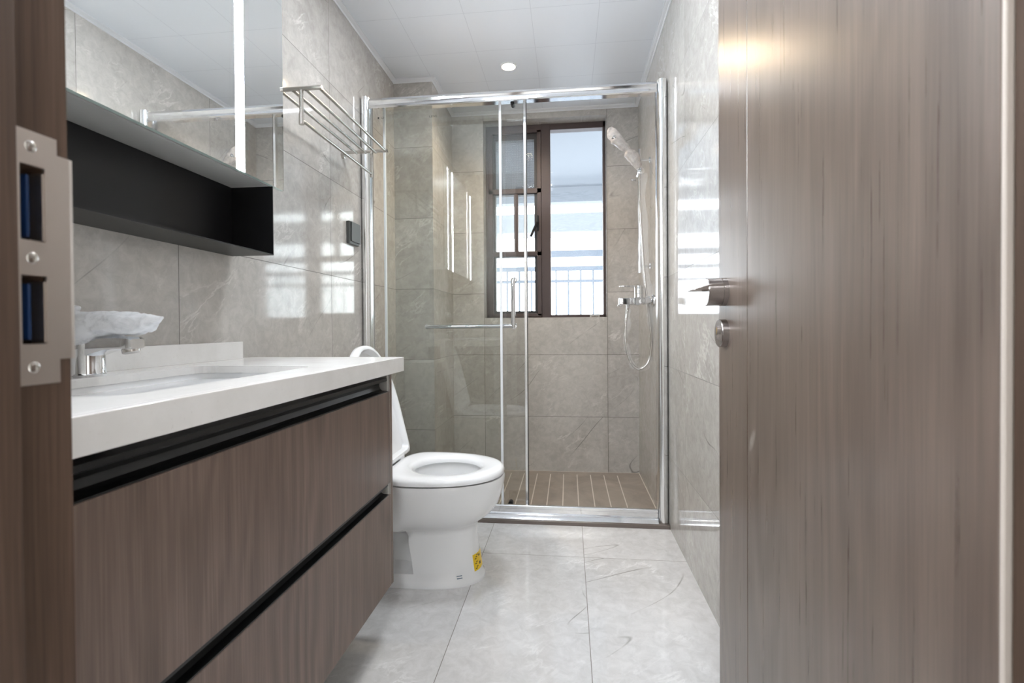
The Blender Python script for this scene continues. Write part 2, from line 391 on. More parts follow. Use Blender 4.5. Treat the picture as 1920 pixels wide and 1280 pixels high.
# door frame with strike plate
fr = thing('trim_3', (DX0, .25, 0), 'dark brown door frame with a metal strike plate', 'door frame', None, 'structure')
b = B()
ya, yb_, yc, yd = .3035, .3105, .3275, .3365
ZA, ZB, ZCc, ZD = .966, 1.021, .890, .9405
for z0, z1 in ((0, ZCc), (ZD, ZA), (ZB, DZ+.035)): box(b, DX0-.035, DX0, .302, .346, z0, z1)
for z0, z1 in ((ZCc, ZD), (ZA, ZB)):
    box(b, DX0-.035, DX0, .302, yb_, z0, z1); box(b, DX0-.035, DX0, yc, .346, z0, z1); box(b, DX0-.035, DX0-.022, yb_, yc, z0, z1)
box(b, DX0-.035, DX0+.012, .17, .302, 0, DZ+.035, .003)
box(b, DX0-.075, DX0-.01, .338, .347, 0, DZ+.07, .002)
obj('jamb', b, M_JAMB, fr, 30)
b = B()
box(b, .2965, DX1+.035, .17, .3625, 0, DZ+.035, .002); box(b, DX1-.012, DX1+.02, .17, .302, 0, DZ+.035, .003)
obj('jamb', b, M_JAMB, fr, 30)
b = B(); box(b, DX0, DX1, .17, .346, DZ, DZ+.035, .003); obj('door_head', b, M_JAMBX, fr)
# strike plate: face on X = DX0, two openings, lip that wraps the bathroom edge
def plate_rect(bm, y0, y1, z0, z1, t=.0018): box(bm, DX0-.001, DX0+t, y0, y1, z0, z1)
b = B()
plate_rect(b, ya, yd, 1.021, 1.046); plate_rect(b, ya, yd, .860, .890)
plate_rect(b, ya, yd, .9405, .966)
plate_rect(b, ya, yb_, ZA, ZB); plate_rect(b, yc, yd, ZA, ZB); plate_rect(b, ya, yb_, ZCc, ZD); plate_rect(b, yc, yd, ZCc, ZD)
plate_rect(b, yd, .3455, .878, 1.034)
prism(b, [(DX0-.001, .3455), (DX0+.0018, .3455), (DX0+.0012, .3485), (DX0-.002, .3502), (DX0-.010, .3505), (DX0-.010, .349), (DX0-.003, .3485)], 2, .878, 1.034)
for z0, z1 in ((ZA, ZB), (ZCc, ZD)): box(b, DX0-.010, DX0+.001, yc-.0016, yc-.0002, z0+.001, z1-.004)
sp_ = obj('strike_plate', b, M_PLATE, fr)
for z in (1.0345, .953, .873):
    b = B(); lathe(b, (DX0+.001, .318, z), (1, 0, 0), [(0, .0042), (.0010, .0042), (.0016, .0034), (.0018, .0016), (.0010, .0012)], 20); obj('screw', b, M_STEEL, sp_, 40)
for z0, z1 in ((ZA, ZB), (ZCc, ZD)):
    b = B(); box(b, DX0-.0218, DX0-.020, yb_+.0002, yc-.0002, z0+.0002, z1-.0002); obj('bolt_recess', b, M_DARK, sp_)
    b = B(); box(b, DX0-.012, DX0-.004, .3190, .3212, z0+.003, z1-.006); obj('bolt_box', b, M_BLUE, sp_)

# bathroom door, open along the right wall
dr = thing('door_1', (.313, .37, 0), 'brown wood-grain door standing open on the right with a satin metal handle', 'door', None, 'structure')
b = B(); box(b, .293, .333, .368, .8422, .008, 2.08, .0008, 1); box(b, .293, .333, .8438, .996, .008, 2.08, .0012, 1); box(b, .296, .330, .83, .86, .008, 2.08)
obj('door_leaf', b, M_DOOR, dr)
b = B(); box(b, .2928, .333, .3635, .3675, .008, 2.08, .0006, 1); obj('lit_edge_strip', b, M_EDGELIT, dr)  # light on the hinge-side edge, put in as a pale strip
b = B(); lathe(b, (.293, .958, .9635), (-1, 0, 0), [(0, .0262), (.0085, .0262), (.0088, .0254), (.0098, .0254), (.0100, .0258), (.0345, .0258), (.0355, .0250), (.0355, .001)], 48)
hd = obj('door_handle', b, M_HANDLE, dr, 35)
b = B()
rg = []
for y in (.934, .984):
    rg.append([(.286, y, .9795), (.262, y, .9775), (.233, y, .969), (.229, y, .9665), (.262, y, .9665), (.286, y, .9665)])
loft(b, rg); obj('lever', b, M_HANDLE, hd, bev=.0008)
b = B(); lathe(b, (.293, .958, .886), (-1, 0, 0), [(0, .0262), (.011, .0262), (.0122, .0250), (.0122, .001)], 48); ck = obj('lock_rose', b, M_HANDLE, dr, 35)
b = B(); prism(b, [(.9525+.0055*math.cos(a)+.0055, .891+.0085*math.sin(a)) for a in [2*pi*i/20 for i in range(20)]], 0, .2775, .281)
box(b, .2775, .281, .9545, .9615, .874, .888); obj('lock_cylinder', b, M_HANDLE, ck, 40)
b = B(); box(b, .2771, .2776, .9565, .9595, .884, .897); obj('keyway', b, M_BRASS, ck)

# ------------------------------------------------------------------ window and outside
wn = thing('window_1', (-.15, 3.29, WZ0), 'dark bronze framed window with a vent sash on the left and a tall pane on the right', 'window', None, 'structure')
Y0, Y1 = 3.262, 3.325
b = B()
box(b, WX0, -.528, Y0, Y1, WZ0, WZ1); box(b, .229, WX1, Y0, Y1, WZ0, WZ1); box(b, WX0, WX1, Y0, Y1, 2.2065, WZ1); box(b, WX0, WX1, Y0, Y1, WZ0, .981)
box(b, -.176, -.115, Y0-.004, Y1, WZ0, WZ1); obj('window_frame', b, M_BRONZE, wn, bev=.002)
Y2 = Y0-.012
b = B()
box(b, -.528, -.500, Y2, Y1-.01, .975, 2.2065); box(b, -.204, -.1765, Y2, Y1-.01, .975, 2.2065); box(b, -.528, -.1765, Y2, Y1-.01, 2.190, 2.212)
box(b, -.528, -.1765, Y2, Y1-.01, .968, .990); box(b, -.528, -.1765, Y2, Y1-.01, 1.790, 1.822); box(b, -.528, -.1765, Y2, Y1-.01, 1.374, 1.404)
box(b, -.359, -.332, Y2+.006, Y1-.01, 1.404, 1.790); obj('sash_frame', b, M_BRONZE, wn, bev=.002)
b = B()
for z0, z1 in ((1.822, 2.190), (1.404, 1.790), (.990, 1.374)):
    t0, t1 = (.040, .004) if z0 > 1.8 else ((.004, .004) if z0 > 1.2 else (.004, .018))
    box(b, -.500, -.484, Y2+.016, Y1-.012, z0, z1); box(b, -.222, -.204, Y2+.016, Y1-.012, z0, z1)
    box(b, -.484, -.222, Y2+.016, Y1-.012, z1-t0, z1); box(b, -.484, -.222, Y2+.016, Y1-.012, z0, z0+t1)
obj('glazing_gasket', b, M_BRONZED, wn)
b = B(); box(b, -.112, .231, 3.292, 3.296, .979, 2.209); obj('window_pane', b, M_WFILM, wn)
for z0, z1 in ((1.82, 2.19), (1.40, 1.79), (.99, 1.376)):
    b = B(); box(b, -.487, -.219, 3.292, 3.296, z0, z1); obj('window_pane', b, M_WGLASS, wn)
b = B(); box(b, -.487, -.219, 3.272, 3.2725, 1.82, 2.165); obj('insect_screen', b, M_SCREEN, wn)
b = B(); box(b, -.207, -.193, Y2-.010, Y2, 1.54, 1.64, .002); wh = obj('window_handle', b, M_BLACK, wn)
b = B(); tube(b, [(-.199, Y2-.008, 1.592), (-.202, Y2-.022, 1.588), (-.222, Y2-.024, 1.548), (-.245, Y2-.024, 1.498)], [.008, .009, .008, .007], 10); obj('lever', b, M_BLACK, wh, 40)
b = B(); box(b, .138, .168, 3.25, 3.262, .962, .982, .002); box(b, .172, .205, 3.25, 3.262, .962, .982, .002); cyl(b, (.150, 3.250, .972), (.195, 3.250, .972), .007, n=14); obj('friction_hinge', b, M_STEEL, wn)

struct('ceiling_balcony', box(B(), -3.2, 3.2, 3.37, 6.0, 2.56, 2.75), M_BALC, 'pale underside of the balcony slab outside the window', 'ceiling')
struct('floor_balcony', box(B(), -3.2, 3.2, 3.37, 6.2, -.3, -.15), M_BALC, 'balcony floor outside the window', 'floor')
struct('trim_4', box(B(), -3.2, 3.2, 5.85, 6.0, 2.385, 2.56), M_BALC, 'pale beam along the outer edge of the balcony ceiling', 'beam')
rl = thing('balcony_railing', (0, 6.0, -.15), 'steel railing outside the window, its colour paled by haze', 'railing')
for z0, z1 in ((1.75, 1.83), (1.583, 1.637), (1.44, 1.474)):
    b = B(); box(b, -2.4, 2.4, 5.98, 6.02, z0, z1); obj('rail', b, M_RAIL, rl)
for i in range(33):
    x = -2.4+.15*i; b = B(); box(b, x-.011, x+.011, 5.99, 6.01, -.15, 1.60); obj('baluster', b, M_RAIL, rl)
ob = thing('facade_lintel', (0, 9, 0), 'pale hazy building across from the balcony, behind the railing', 'building')
b = B(); box(b, -5, 5, 9.0, 9.6, 2.64, 2.98); obj('parapet', b, M_PALEB, ob)
b = B(); box(b, -5, 5, 9.0, 9.6, -2, .2); obj('wall', b, M_PALEB, ob)

# ------------------------------------------------------------------ ceiling lights and the added hall fill
lp = thing('ceiling_panel_light', (-.308, 1.7035, ZC), 'square white LED panel light set into the ceiling', 'light')
b = B()
x0, x1, y0, y1 = -.457, -.159, 1.554, 1.853
box(b, x0, x1, y0, y0+.012, ZC-.006, ZC); box(b, x0, x1, y1-.012, y1, ZC-.006, ZC); box(b, x0, x0+.012, y0, y1, ZC-.006, ZC); box(b, x1-.012, x1, y0, y1, ZC-.006, ZC)
obj('frame', b, M_PVC, lp)
b = B(); box(b, x0+.012, x1-.012, y0+.012, y1-.012, ZC-.004, ZC-.001); obj('diffuser', b, M_PANEL, lp)
area('panel_lamp', (-.308, 1.7035, ZC-.008), (0, 0, 0), .27, .27, P_PANEL, (.91, .955, 1))
dl = thing('ceiling_downlight', (-.313, 2.62, ZC), 'small round warm recessed downlight in the shower ceiling', 'light')
b = B(); lathe(b, (-.313, 2.62, ZC), (0, 0, -1), [(0, .046), (.003, .045), (.005, .040), (.004, .036), (.001, .036)], 40); obj('trim_ring', b, M_PVC, dl, 40)
b = B(); lathe(b, (-.313, 2.62, ZC-.0015), (0, 0, -1), [(0, .037), (.002, .036), (.0025, .001)], 40); obj('lens', b, M_SPOT, dl, 40)
l = bpy.data.lights.new('downlight_lamp', 'SPOT'); l.energy = P_SPOT; l.color = (1, .80, .58); l.spot_size = 2.6; l.spot_blend = .8; l.shadow_soft_size = .035
o = bpy.data.objects.new('downlight_lamp', l); COL.objects.link(o); o.location = (-.313, 2.62, ZC-.012)
hl = thing('added_hall_fill', (0, -.75, 2.5), 'round fill light added on the hall ceiling behind the camera', 'light')
b = B(); lathe(b, (0, -.75, 2.5), (0, 0, -1), [(0, .17), (.03, .17), (.045, .15), (.05, .001)], 40); obj('diffuser', b, M_HFILL, hl, 40)
area('hall_fill_light', (0, -.75, 2.44), (0, 0, 0), .3, .3, P_HFILL, (.96, .98, 1))  # unseen fill light, added to brighten the room from the camera side

# ------------------------------------------------------------------ mirror cabinet and open shelf
XM = -.845
mc = thing('mirror_cabinet', (-.91, .86, 1.312), 'mirror-fronted wall cabinet with a vertical light strip above the vanity', 'cabinet')
b = B(); box(b, XL, XM-.022, .385, 1.337, 1.3135, 2.03, .001); obj('cabinet_body', b, M_CABUND, mc)
b = B()
box(b, XM-.012, XM, .340, 1.384, 1.312, 2.035)
mo = obj('mirror_door', b, [M_MIRROR, M_EDGE], mc)
for pl in mo.data.polygons: pl.material_index = 0 if pl.normal.x > .9 else 1
b = B(); box(b, XM-.021, XM-.0125, .345, 1.375, 1.318, 2.03); obj('door_back', b, M_BRONZED, mc)
for yc_ in (.535, 1.190):
    b = B(); box(b, XM-.001, XM+.0008, yc_-.016, yc_+.016, 1.3125, 2.035); obj('light_strip', b, M_LED, mc)

sh = thing('open_wall_shelf', (-.91, .86, 1.1135), 'open black metal shelf box under the mirror cabinet', 'shelf')
b = B()
XS = -.850; zs0, zs1 = 1.1135, 1.3125
box(b, XL, XS, .385, 1.337, zs0, zs0+.003)
box(b, XL, XS, 1.334, 1.337, zs0, zs1); box(b, XL, XS, .385, .388, zs0, zs1); box(b, XL, XL+.003, .385, 1.337, zs0, zs1)
obj('shelf_shell', b, M_BLACK, sh)

# ------------------------------------------------------------------ vanity
vn = thing('vanity_cabinet', (-.75, .87, .154), 'wall-hung brown wood-grain vanity cabinet with two wide drawers', 'cabinet')
XF, YN, YE = -.5165, .360, 1.3655
b = B(); box(b, XL+.002, XF-.055, YN, YE, .158, .176); box(b, XL+.002, XL+.014, YN, YE, .176, .765); box(b, XL+.014, XF-.055, YN, YN+.016, .176, .765); box(b, XF-.067, XF-.055, YN, YE, .176, .64); box(b, XL+.002, XF-.001, YE, YE+.003, .155, .765)
box(b, XF-.056, XF-.004, YE-.012, YE, .700, .765); box(b, XF-.056, XF-.004, YE-.012, YE, .415, .452); obj('carcass', b, M_CARC, vn)
b = B(); box(b, XL+.002, XF, YE+.003, YE+.0165, .154, .7705); obj('side_panel', b, wood('brown_laminate_side', 0, srgb(86, 70, 61), srgb(107, 89, 79), srgb(128, 109, 98), .36, 14.0), vn)
for z0, z1 in ((.4525, .7165), (.154, .4185)):
    b = B(); box(b, XF-.018, XF, YN, YE-.0005, z0, z1, .0008, 1); obj('drawer', b, M_DRAWER, vn)
def gola(z0, z1, lip):
    b = B(); x = XF-.003
    prism(b, [(x, z1), (x, z1-lip), (x-.004, z1-lip-.002), (x-.016, z1-lip-.002), (x-.022, z1-lip-.006), (x-.024, z1-lip-.014), (x-.020, z0+.006), (x-.014, z0+.002), (x+.002, z0+.001), (x+.002, z0-.0015), (x-.016, z0-.0015), (x-.028, z0+.004), (x-.030, z1)], 1, YN, YE-.0125)
    return b
obj('handle_channel', gola(.7185, .7565, .008), M_GOLA, vn, 30)
obj('handle_channel', gola(.4205, .4515, .006), M_GOLA, vn, 30)

ct = thing('vanity_countertop', (-.74, .885, .7707), 'white quartz countertop with a sink cutout and low backsplash', 'countertop')
CX0_, CX1_, CYA, CYB = XL+.0005, -.494-.016, .348, 1.4265-.016
ZT, ZU = .8128, .7707
hole = rrect(-.875, -.587, .575, 1.082, .045, 8)
cx_, cy_ = -.731, .83
def outer_pts():
    o = []
    for x, y in hole:
        dx, dy = x-cx_, y-cy_
        t = min([v for v in (((CX1_-cx_)/dx if dx > 1e-9 else 1e9), ((CX0_-cx_)/dx if dx < -1e-9 else 1e9), ((CYB-cy_)/dy if dy > 1e-9 else 1e9), ((CYA-cy_)/dy if dy < -1e-9 else 1e9))])
        o.append([cx_+dx*t, cy_+dy*t])
    for c in ((CX1_, CYB), (CX0_, CYB), (CX0_, CYA), (CX1_, CYA)):
        i = min(range(len(o)), key=lambda i: (o[i][0]-c[0])**2+(o[i][1]-c[1])**2); o[i] = list(c)
    return o
op_ = outer_pts()
ZM_ = ZT-.017
rings = [[(x, y, ZM_) for x, y in hole], [(x, y, ZM_) for x, y in op_], [(x, y, ZT) for x, y in op_], [(x, y, ZT) for x, y in hole], [(x, y, ZM_) for x, y in hole]]
b = B(); loft(b, rings, caps=False); bmesh.ops.remove_doubles(b, verts=b.verts, dist=1e-6)
obj('worktop', b, M_QUARTZ, ct)
b = B(); prism(b, [(-.494, 1.4265), (CX0_, 1.4265), (CX0_, CYB-.0005), (CX1_-.0005, CYB-.0005), (CX1_-.0005, CYA), (-.494, CYA)], 2, ZU, ZT); obj('apron', b, M_QUARTZ, ct, bev=.0012)
b = B(); box(b, XL, XL+.020, CYA, 1.352, ZT, .8625, .001); obj('backsplash', b, M_QUARTZ, ct)

b = B()
def ring(off, z): return [(x, y, z) for x, y in rrect(-.875-off, -.587+off, .575-off, 1.082+off, .045+max(off, -.02), 8)]
zb_ = ZM_-.0005
loft(b, [ring(.014, zb_-.012), ring(.014, zb_), ring(.003, zb_), ring(.002, zb_-.006), ring(-.003, .755), ring(-.010, .70), ring(-.022, .672), ring(-.05, .660), ring(-.10, .656)], caps=True)
tag(obj('wash_basin', b, M_CERAMIC, None, 40), 'white ceramic basin set under the countertop cutout', 'sink')

fc = thing('basin_faucet', (-.917, .84, ZT), 'chrome single-lever basin faucet standing behind the sink', 'faucet')
b = B(); lathe(b, (-.917, .84, ZT), (0, 0, 1), [(0, .0300), (.003, .0305), (.006, .0285), (.045, .0280), (.060, .0285), (.070, .0275), (.078, .024), (.084, .016)], 36); obj('body', b, M_CHROME, fc, 35)
b = B()
sec = lambda x, zc, w, h: [(x, .84+w*s, zc+h*t) for s, t in ((-1, -1), (-.55, -1.25), (.55, -1.25), (1, -1), (1, .7), (.7, 1), (-.7, 1), (-1, .7))]
loft(b, [sec(-.930, .866, .022, .022), sec(-.895, .871, .021, .017), sec(-.86, .876, .0195, .0125), sec(-.83, .8765, .019, .0115), sec(-.815, .876, .0185, .011), sec(-.810, .875, .015, .008)])
obj('spout', b, M_CHROME, fc, 40)
b = B(); lathe(b, (-.8255, .84, .869), (.22, 0, -1), [(0, .0145), (.012, .0145), (.013, .0132), (.0132, .001)], 24); obj('aerator', b, M_STEEL, fc, 40)
b = B(); loft(b, [sec(-.925, .897, .018, .010), sec(-.89, .904, .016, .006), sec(-.84, .912, .013, .004), (sec(-.79, .917, .011, .003))]); obj('lever', b, M_CHROME, fc, 40)
def wrap_loft(stations, n=28, amp=.004, freq=45, seed=0, ex=1.):
    S = stations; rings = []
    for i in range(len(S)-1):
        for j in range(5):
            t = j/5; rings.append([a+(c-a)*t for a, c in zip(S[i], S[i+1])])
    rings.append(list(S[-1])); out = []
    for x, y, z, hy, hz in rings:
        r = []
        for q in range(n):
            a = 2*pi*q/n; ca_, sa_ = math.cos(a), math.sin(a); ca_ = math.copysign(abs(ca_)**ex, ca_); sa_ = math.copysign(abs(sa_)**ex, sa_); p = Vector((x, y+hy*ca_, z+hz*sa_))
            d = noise.noise(p*freq+Vector((seed, 0, 0)))+.5*abs(noise.noise(p*freq*2.3)); k_ = min(1, hz/.012)
            r.append(p+Vector((noise.noise(p*freq*.8+Vector((5, 5, seed)))*amp*.6, math.cos(a)*d*amp*1.5*k_, math.sin(a)*d*amp*k_)))
        out.append(r)
    return out
b = B()
loft(b, wrap_loft([(-.972, .84, .890, .038, .040), (-.945, .84, .893, .043, .038), (-.915, .84, .900, .043, .032), (-.88, .84, .909, .040, .0245), (-.845, .84, .9125, .034, .0205), (-.81, .84, .911, .026, .0180), (-.785, .84, .9145, .018, .0130), (-.768, .84, .9200, .008, .006), (-.756, .84, .923, .002, .002)], 36, .006, 50, 3, .6))
loft(b, wrap_loft([(-.950, .835, .930, .012, .010), (-.935, .832, .940, .012, .008), (-.922, .831, .943, .004, .003)], 14, .003))
bag = tag(obj('plastic_wrap', b, M_WRAP, None, 60), 'crumpled white plastic wrap draped over the basin faucet lever', 'plastic wrap')

# ------------------------------------------------------------------ toilet
TY = 1.745
to = thing('toilet', (-.62, TY, 0), 'white one-piece toilet with its lid raised beside the vanity', 'toilet')
def sm(a, b_, x): t = max(0, min(1, (x-a)/(b_-a))); return t*t*(3-2*t)
NF, NS = 40, 18
def outline(xf, hw, z, hb=None, xb=-.978, L=None, e=2.35):
    """closed outline, front first: half superellipse then sides to the wall; hb(x) = half width of the sides"""
    L = L or .30; xm = xf-L; pts = []
    for i in range(NF+1):
        a = -pi/2+pi*i/NF; c, s = math.cos(a), math.sin(a)
        pts.append((xm+L*(abs(c)**(2/e)), TY+hw*math.copysign(abs(s)**(2/e), s)))
    side = [xm+(xb-xm)*(i/NS) for i in range(1, NS+1)]
    w = lambda x: hb(x) if hb else hw
    pts += [(x, TY+(w(x) if x > -9 else hw)) for x in side]
    pts += [(x, TY-w(x)) for x in reversed(side)]
    return [(x, y, z) for x, y in pts]
#  z, xf, hw front, hw back, L
LV = [(0, -.308, .118, .118, .22), (.010, -.309, .118, .118, .22), (.018, -.316, .111, .113, .22), (.045, -.321, .107, .108, .22), (.060, -.323, .106, .040, .22), (.11, -.330, .105, .034, .22),
      (.155, -.337, .105, .034, .22), (.178, -.337, .107, .070, .22), (.197, -.333, .112, .125, .23), (.211, -.320, .128, .150, .24), (.226, -.298, .146, .160, .26), (.246, -.275, .161, .166, .28), (.272, -.256, .173, .170, .30), (.305, -.245, .181, .174, .31), (.340, -.2355, .187, .176, .32), (.362, -.2345, .190, .178, .32), (.370, -.237, .188, .176, .32)]
rings = []
for z, xf, hw, hbk, L in LV:
    f = lambda x, hw=hw, hbk=hbk: hw+(hbk-hw)*sm(-.545, -.572, x)
    rings.append(outline(xf, hw, z, f, L=L))
SC_X = -.443                      # centre of the seat hole
ell = lambda ax, ay, z, cx=SC_X: [(cx+ax*math.cos(math.atan2((p[1]-TY)/.19, (p[0]-cx)/.20)), TY+ay*math.sin(math.atan2((p[1]-TY)/.19, (p[0]-cx)/.20)), z) for p in rings[-1]]
inner = [ell(.150, .135, .370), ell(.146, .131, .362), ell(.138, .122, .33), ell(.115, .10, .28, SC_X-.01), ell(.08, .07, .225, SC_X-.02), ell(.045, .04, .20, SC_X-.03)]
b = B(); loft(b, rings+inner)
obj('bowl', b, M_CERAMIC, to, 50)
# tank
b = B()
for z0, z1, g in ((.366, .672, 0), (.674, .70, .006)):
    rr = rrect(-.979, -.80+g, TY-.178-g, TY+.178+g, .035, 6); loft(b, [[(x, y, z0) for x, y in rr], [(x, y, z1-.006) for x, y in rr], [(x+(-.88-x)*.04, y+(TY-y)*.04, z1) for x, y in rr]])
obj('tank', b, M_CERAMIC, to, 40)
# seat ring
def dshape(xf, xb, hw, z, e=2.25, n=72, sq=3.6, tp=.10):
    xm = xf-.27; o = []
    for i in range(n):
        a = 2*pi*i/n; c, s = math.cos(a), math.sin(a)
        if c >= 0: x = xm+(xf-xm)*abs(c)**(2/e); y = hw*math.copysign(abs(s)**(2/e), s)
        else: x = xm-(xm-xb)*abs(c)**(2/sq); y = hw*(1-tp*abs(c)**2)*math.copysign(abs(s)**(2/sq), s)
        o.append((x, TY+y, z))
    return o
def eg(ax, ay, z, n=72):
    return [(SC_X+(ax if math.cos(2*pi*i/n) >= 0 else ax*1.02)*math.cos(2*pi*i/n), TY+ay*math.sin(2*pi*i/n), z) for i in range(n)]
b = B()
loft(b, [dshape(-.243, -.640, .184, .3735), dshape(-.2365, -.645, .191, .377), dshape(-.2365, -.645, .191, .386), dshape(-.241, -.643, .187, .3945), dshape(-.251, -.637, .177, .3985), dshape(-.27, -.62, .158, .4005), eg(.142, .134, .399), eg(.131, .122, .395), eg(.124, .114, .386), eg(.124, .114, .376), eg(.130, .12, .3735), dshape(-.243, -.640, .184, .3735)], caps=False)
obj('seat', b, M_SEAT, to, 60)
b = B()
for s in (-1, 1): box(b, -.690, -.640, TY+s*.085-.022, TY+s*.085+.022, .370, .410, .008, 3)
cyl(b, (-.662, TY-.15, .405), (-.662, TY+.15, .405), .010, n=16)
obj('hinge', b, M_SEAT, to, 40)
# raised lid: a dished shell
hx, hz = -.660, .394; ang = math.radians(13.8)
ld = Vector((-math.sin(ang), 0, math.cos(ang))); nd = Vector((math.cos(ang), 0, math.sin(ang)))
def lid_shape(i_):
    """lid outline: length from the hinge, sideways; rounded at the top, square at the hinge"""
    hw, Ln, L, r, e = .191-i_, .452-i_, .27-i_*.5, .022, 2.2; s0 = i_; o = []
    for i in range(49):
        a = -pi/2+pi*i/48; c, q = math.cos(a), math.sin(a); o.append((Ln-L+L*abs(c)**(2/e), hw*math.copysign(abs(q)**(2/e), q)))
    for i in range(7): a = pi/2*i/6; o.append((s0+r-r*math.sin(a), hw-r+r*math.cos(a)))
    for i in range(7): a = pi/2*i/6; o.append((s0+r-r*math.cos(a), -hw+r-r*math.sin(a)))
    return o
def lring(inset, t):
    o = []
    for q, y in lid_shape(inset):
        p = Vector((hx, 0, hz))+ld*q+nd*t; o.append((p.x, TY+y, p.z))
    return o
b = B()
loft(b, [lring(.010, .020), lring(.003, .018), lring(0, .012), lring(0, -.006), lring(.006, -.013), lring(.02, -.016), lring(.10, -.018)], caps=False)
loft(b, [lring(.010, .020), lring(.016, .019), lring(.020, .010), lring(.024, -.004), lring(.034, -.008), lring(.10, -.010), lring(.17, -.011)], caps=False)
bmesh.ops.remove_doubles(b, verts=b.verts, dist=1e-5)
t = bmesh.new()
for tt in (-.011, -.018):
    vs = [t.verts.new(p) for p in lring(.17 if tt > -.015 else .10, tt)]; t.faces.new(vs)
merge(b, t)
obj('lid', b, M_SEAT, to, 50)
# stickers that follow the pedestal
def ped(z, a):      # point on the pedestal at height z and outline angle a (front = 0, towards the viewer negative)
    for i in range(len(LV)-1):
        if LV[i][0] <= z <= LV[i+1][0]: break
    t = (z-LV[i][0])/(LV[i+1][0]-LV[i][0]); xf = LV[i][1]+(LV[i+1][1]-LV[i][1])*t; hw = LV[i][2]+(LV[i+1][2]-LV[i][2])*t; L = .22; e = 2.35
    c, s = math.cos(a), math.sin(a); p = Vector((xf-L+L*abs(c)**(2/e), TY+hw*math.copysign(abs(s)**(2/e), s), z))
    return p
def patch(z0, z1, a0, a1, off, nz=6, na=10):
    b = B(); g = []
    for i in range(nz+1):
        row = []
        for j in range(na+1):
            z = z0+(z1-z0)*i/nz; a = a0+(a1-a0)*j/na; p = ped(z, a); q = ped(z, a+.01)-p; n_ = Vector((q.y, -q.x, 0)).normalized()
            if n_.dot(Vector((p.x+.53, p.y-TY, 0))) < 0: n_ = -n_
            row.append(b.verts.new(p+n_*off))
        g.append(row)
    for i in range(nz):
        for j in range(na): b.faces.new((g[i][j], g[i][j+1], g[i+1][j+1], g[i+1][j]))
    return b
stk = obj('warning_sticker', patch(.036, .093, -.42, .12, .0006), M_YELLOW, to)
for i in range(9):
    z = .042+.0055*(i % 9); a = -.36+.05*((i*7) % 3)
    if i in (2, 5): continue
    obj('print', patch(z, z+.003, a, a+.075, .0010, 1, 3), M_INK, stk)
obj('print', patch(.078, .086, -.16, -.07, .0010, 2, 3), M_INK, stk); obj('print', patch(.050, .060, -.16, -.07, .0010, 2, 3), M_INK, stk)
lg = obj('printed_mark', patch(.0335, .0365, -.90, -.78, .0008, 1, 4), M_INKB, to)
obj('print', patch(.0255, .0290, -.90, -.78, .0008, 1, 4), M_INKB, lg)

# ------------------------------------------------------------------ towel rack, wall plate
tr_ = thing('towel_rack', (XL, 1.765, 1.667), 'brushed steel towel rack on the left wall beside the mirror', 'towel rack')
ZR = 1.667
for y in (1.488, 2.050):
    b = B(); cyl(b, (XL, y, ZR), (-.776, y, ZR), .0068, n=20); obj('side_bar', b, M_STEEL, tr_, 40)
    b = B(); cyl(b, (-.846, y, ZR), (-.846, y, 1.560), .0068, n=20); cyl(b, (-.846, y, 1.585), (-.846, y, 1.553), .0085, n=20); obj('post', b, M_STEEL, tr_, 40)
    b = B(); lathe(b, (XL, y, ZR-.012), (1, 0, 0), [(0, .014), (.012, .014), (.013, .012)], 24); obj('wall_mount', b, M_STEEL, tr_, 40)
for x in (-.785, -.829, -.873, -.915):
    b = B(); cyl(b, (x, 1.488-(.004 if x > -.79 else 0), ZR-.004 if x < -.79 else ZR), (x, 2.052, ZR-.004 if x < -.79 else ZR), .0058, n=18); obj('rod', b, M_STEEL, tr_, 40)
b = B(); cyl(b, (-.846, 1.488, 1.568), (-.846, 2.050, 1.568), .0058, n=18); obj('lower_rod', b, M_STEEL, tr_, 40)

b = B(); box(b, XL, XL+.016, 2.082, 2.184, 1.279, 1.379, .003, 2)
wp = tag(obj('wall_plate', b, M_GREY), 'square dark grey cover plate on the left wall below the towel rack', 'wall plate')
b = B(); box(b, XL+.0155, XL+.022, 2.092, 2.184, 1.290, 1.377, .002); obj('flap', b, M_GREY, wp)

# ------------------------------------------------------------------ shower screen
ss = thing('shower_screen', (-.27, 2.30, .016), 'framed sliding glass shower screen across the room', 'shower screen')
def prof_rail(b, prof, x0, x1): return prism(b, prof, 0, x0, x1)
PX0, PX1 = -.9365, .3955
b = B(); prof_rail(b, [(2.246, 1.990), (2.240, 1.984), (2.237, 1.976), (2.240, 1.970), (2.2405, 1.957), (2.236, 1.954), (2.235, 1.945), (2.240, 1.941), (2.250, 1.941), (2.252, 1.952), (2.275, 1.958), (2.330, 1.992), (2.388, 1.992), (2.388, 2.015), (2.330, 2.015), (2.270, 1.990)], PX0, PX1)
obj('top_rail', b, M_RAILC, ss, 25)
b = B(); prof_rail(b, [(2.222, .0165), (2.222, .020), (2.238, .033), (2.243, .036), (2.2475, .0365), (2.250, .040), (2.250, .056), (2.246, .059), (2.246, .070), (2.249, .073), (2.262, .073), (2.264, .068), (2.266, .030), (2.275, .024), (2.392, .022), (2.392, .0165)], PX0, PX1)
obj('bottom_rail', b, M_RAILC, ss, 25)
def post(x0, x1, wall):
    pts = []
    w = x1-x0; s = 1 if wall == x0 else -1; f = lambda t: (wall+s*w*t)
    pr = [(f(0), 2.262), (f(.06), 2.245), (f(.18), 2.235), (f(.34), 2.2295), (f(.5), 2.228), (f(.66), 2.2295), (f(.82), 2.235), (f(.94), 2.245), (f(1), 2.262), (f(1), 2.290), (f(.9), 2.300), (f(0), 2.300)]
    b = B(); prism(b, pr, 2, .017, 1.996); return b
obj('wall_post', post(XL, PX0, XL), M_ALU, ss, 28)
obj('wall_post', post(PX1, XR, XR), M_ALU, ss, 28)
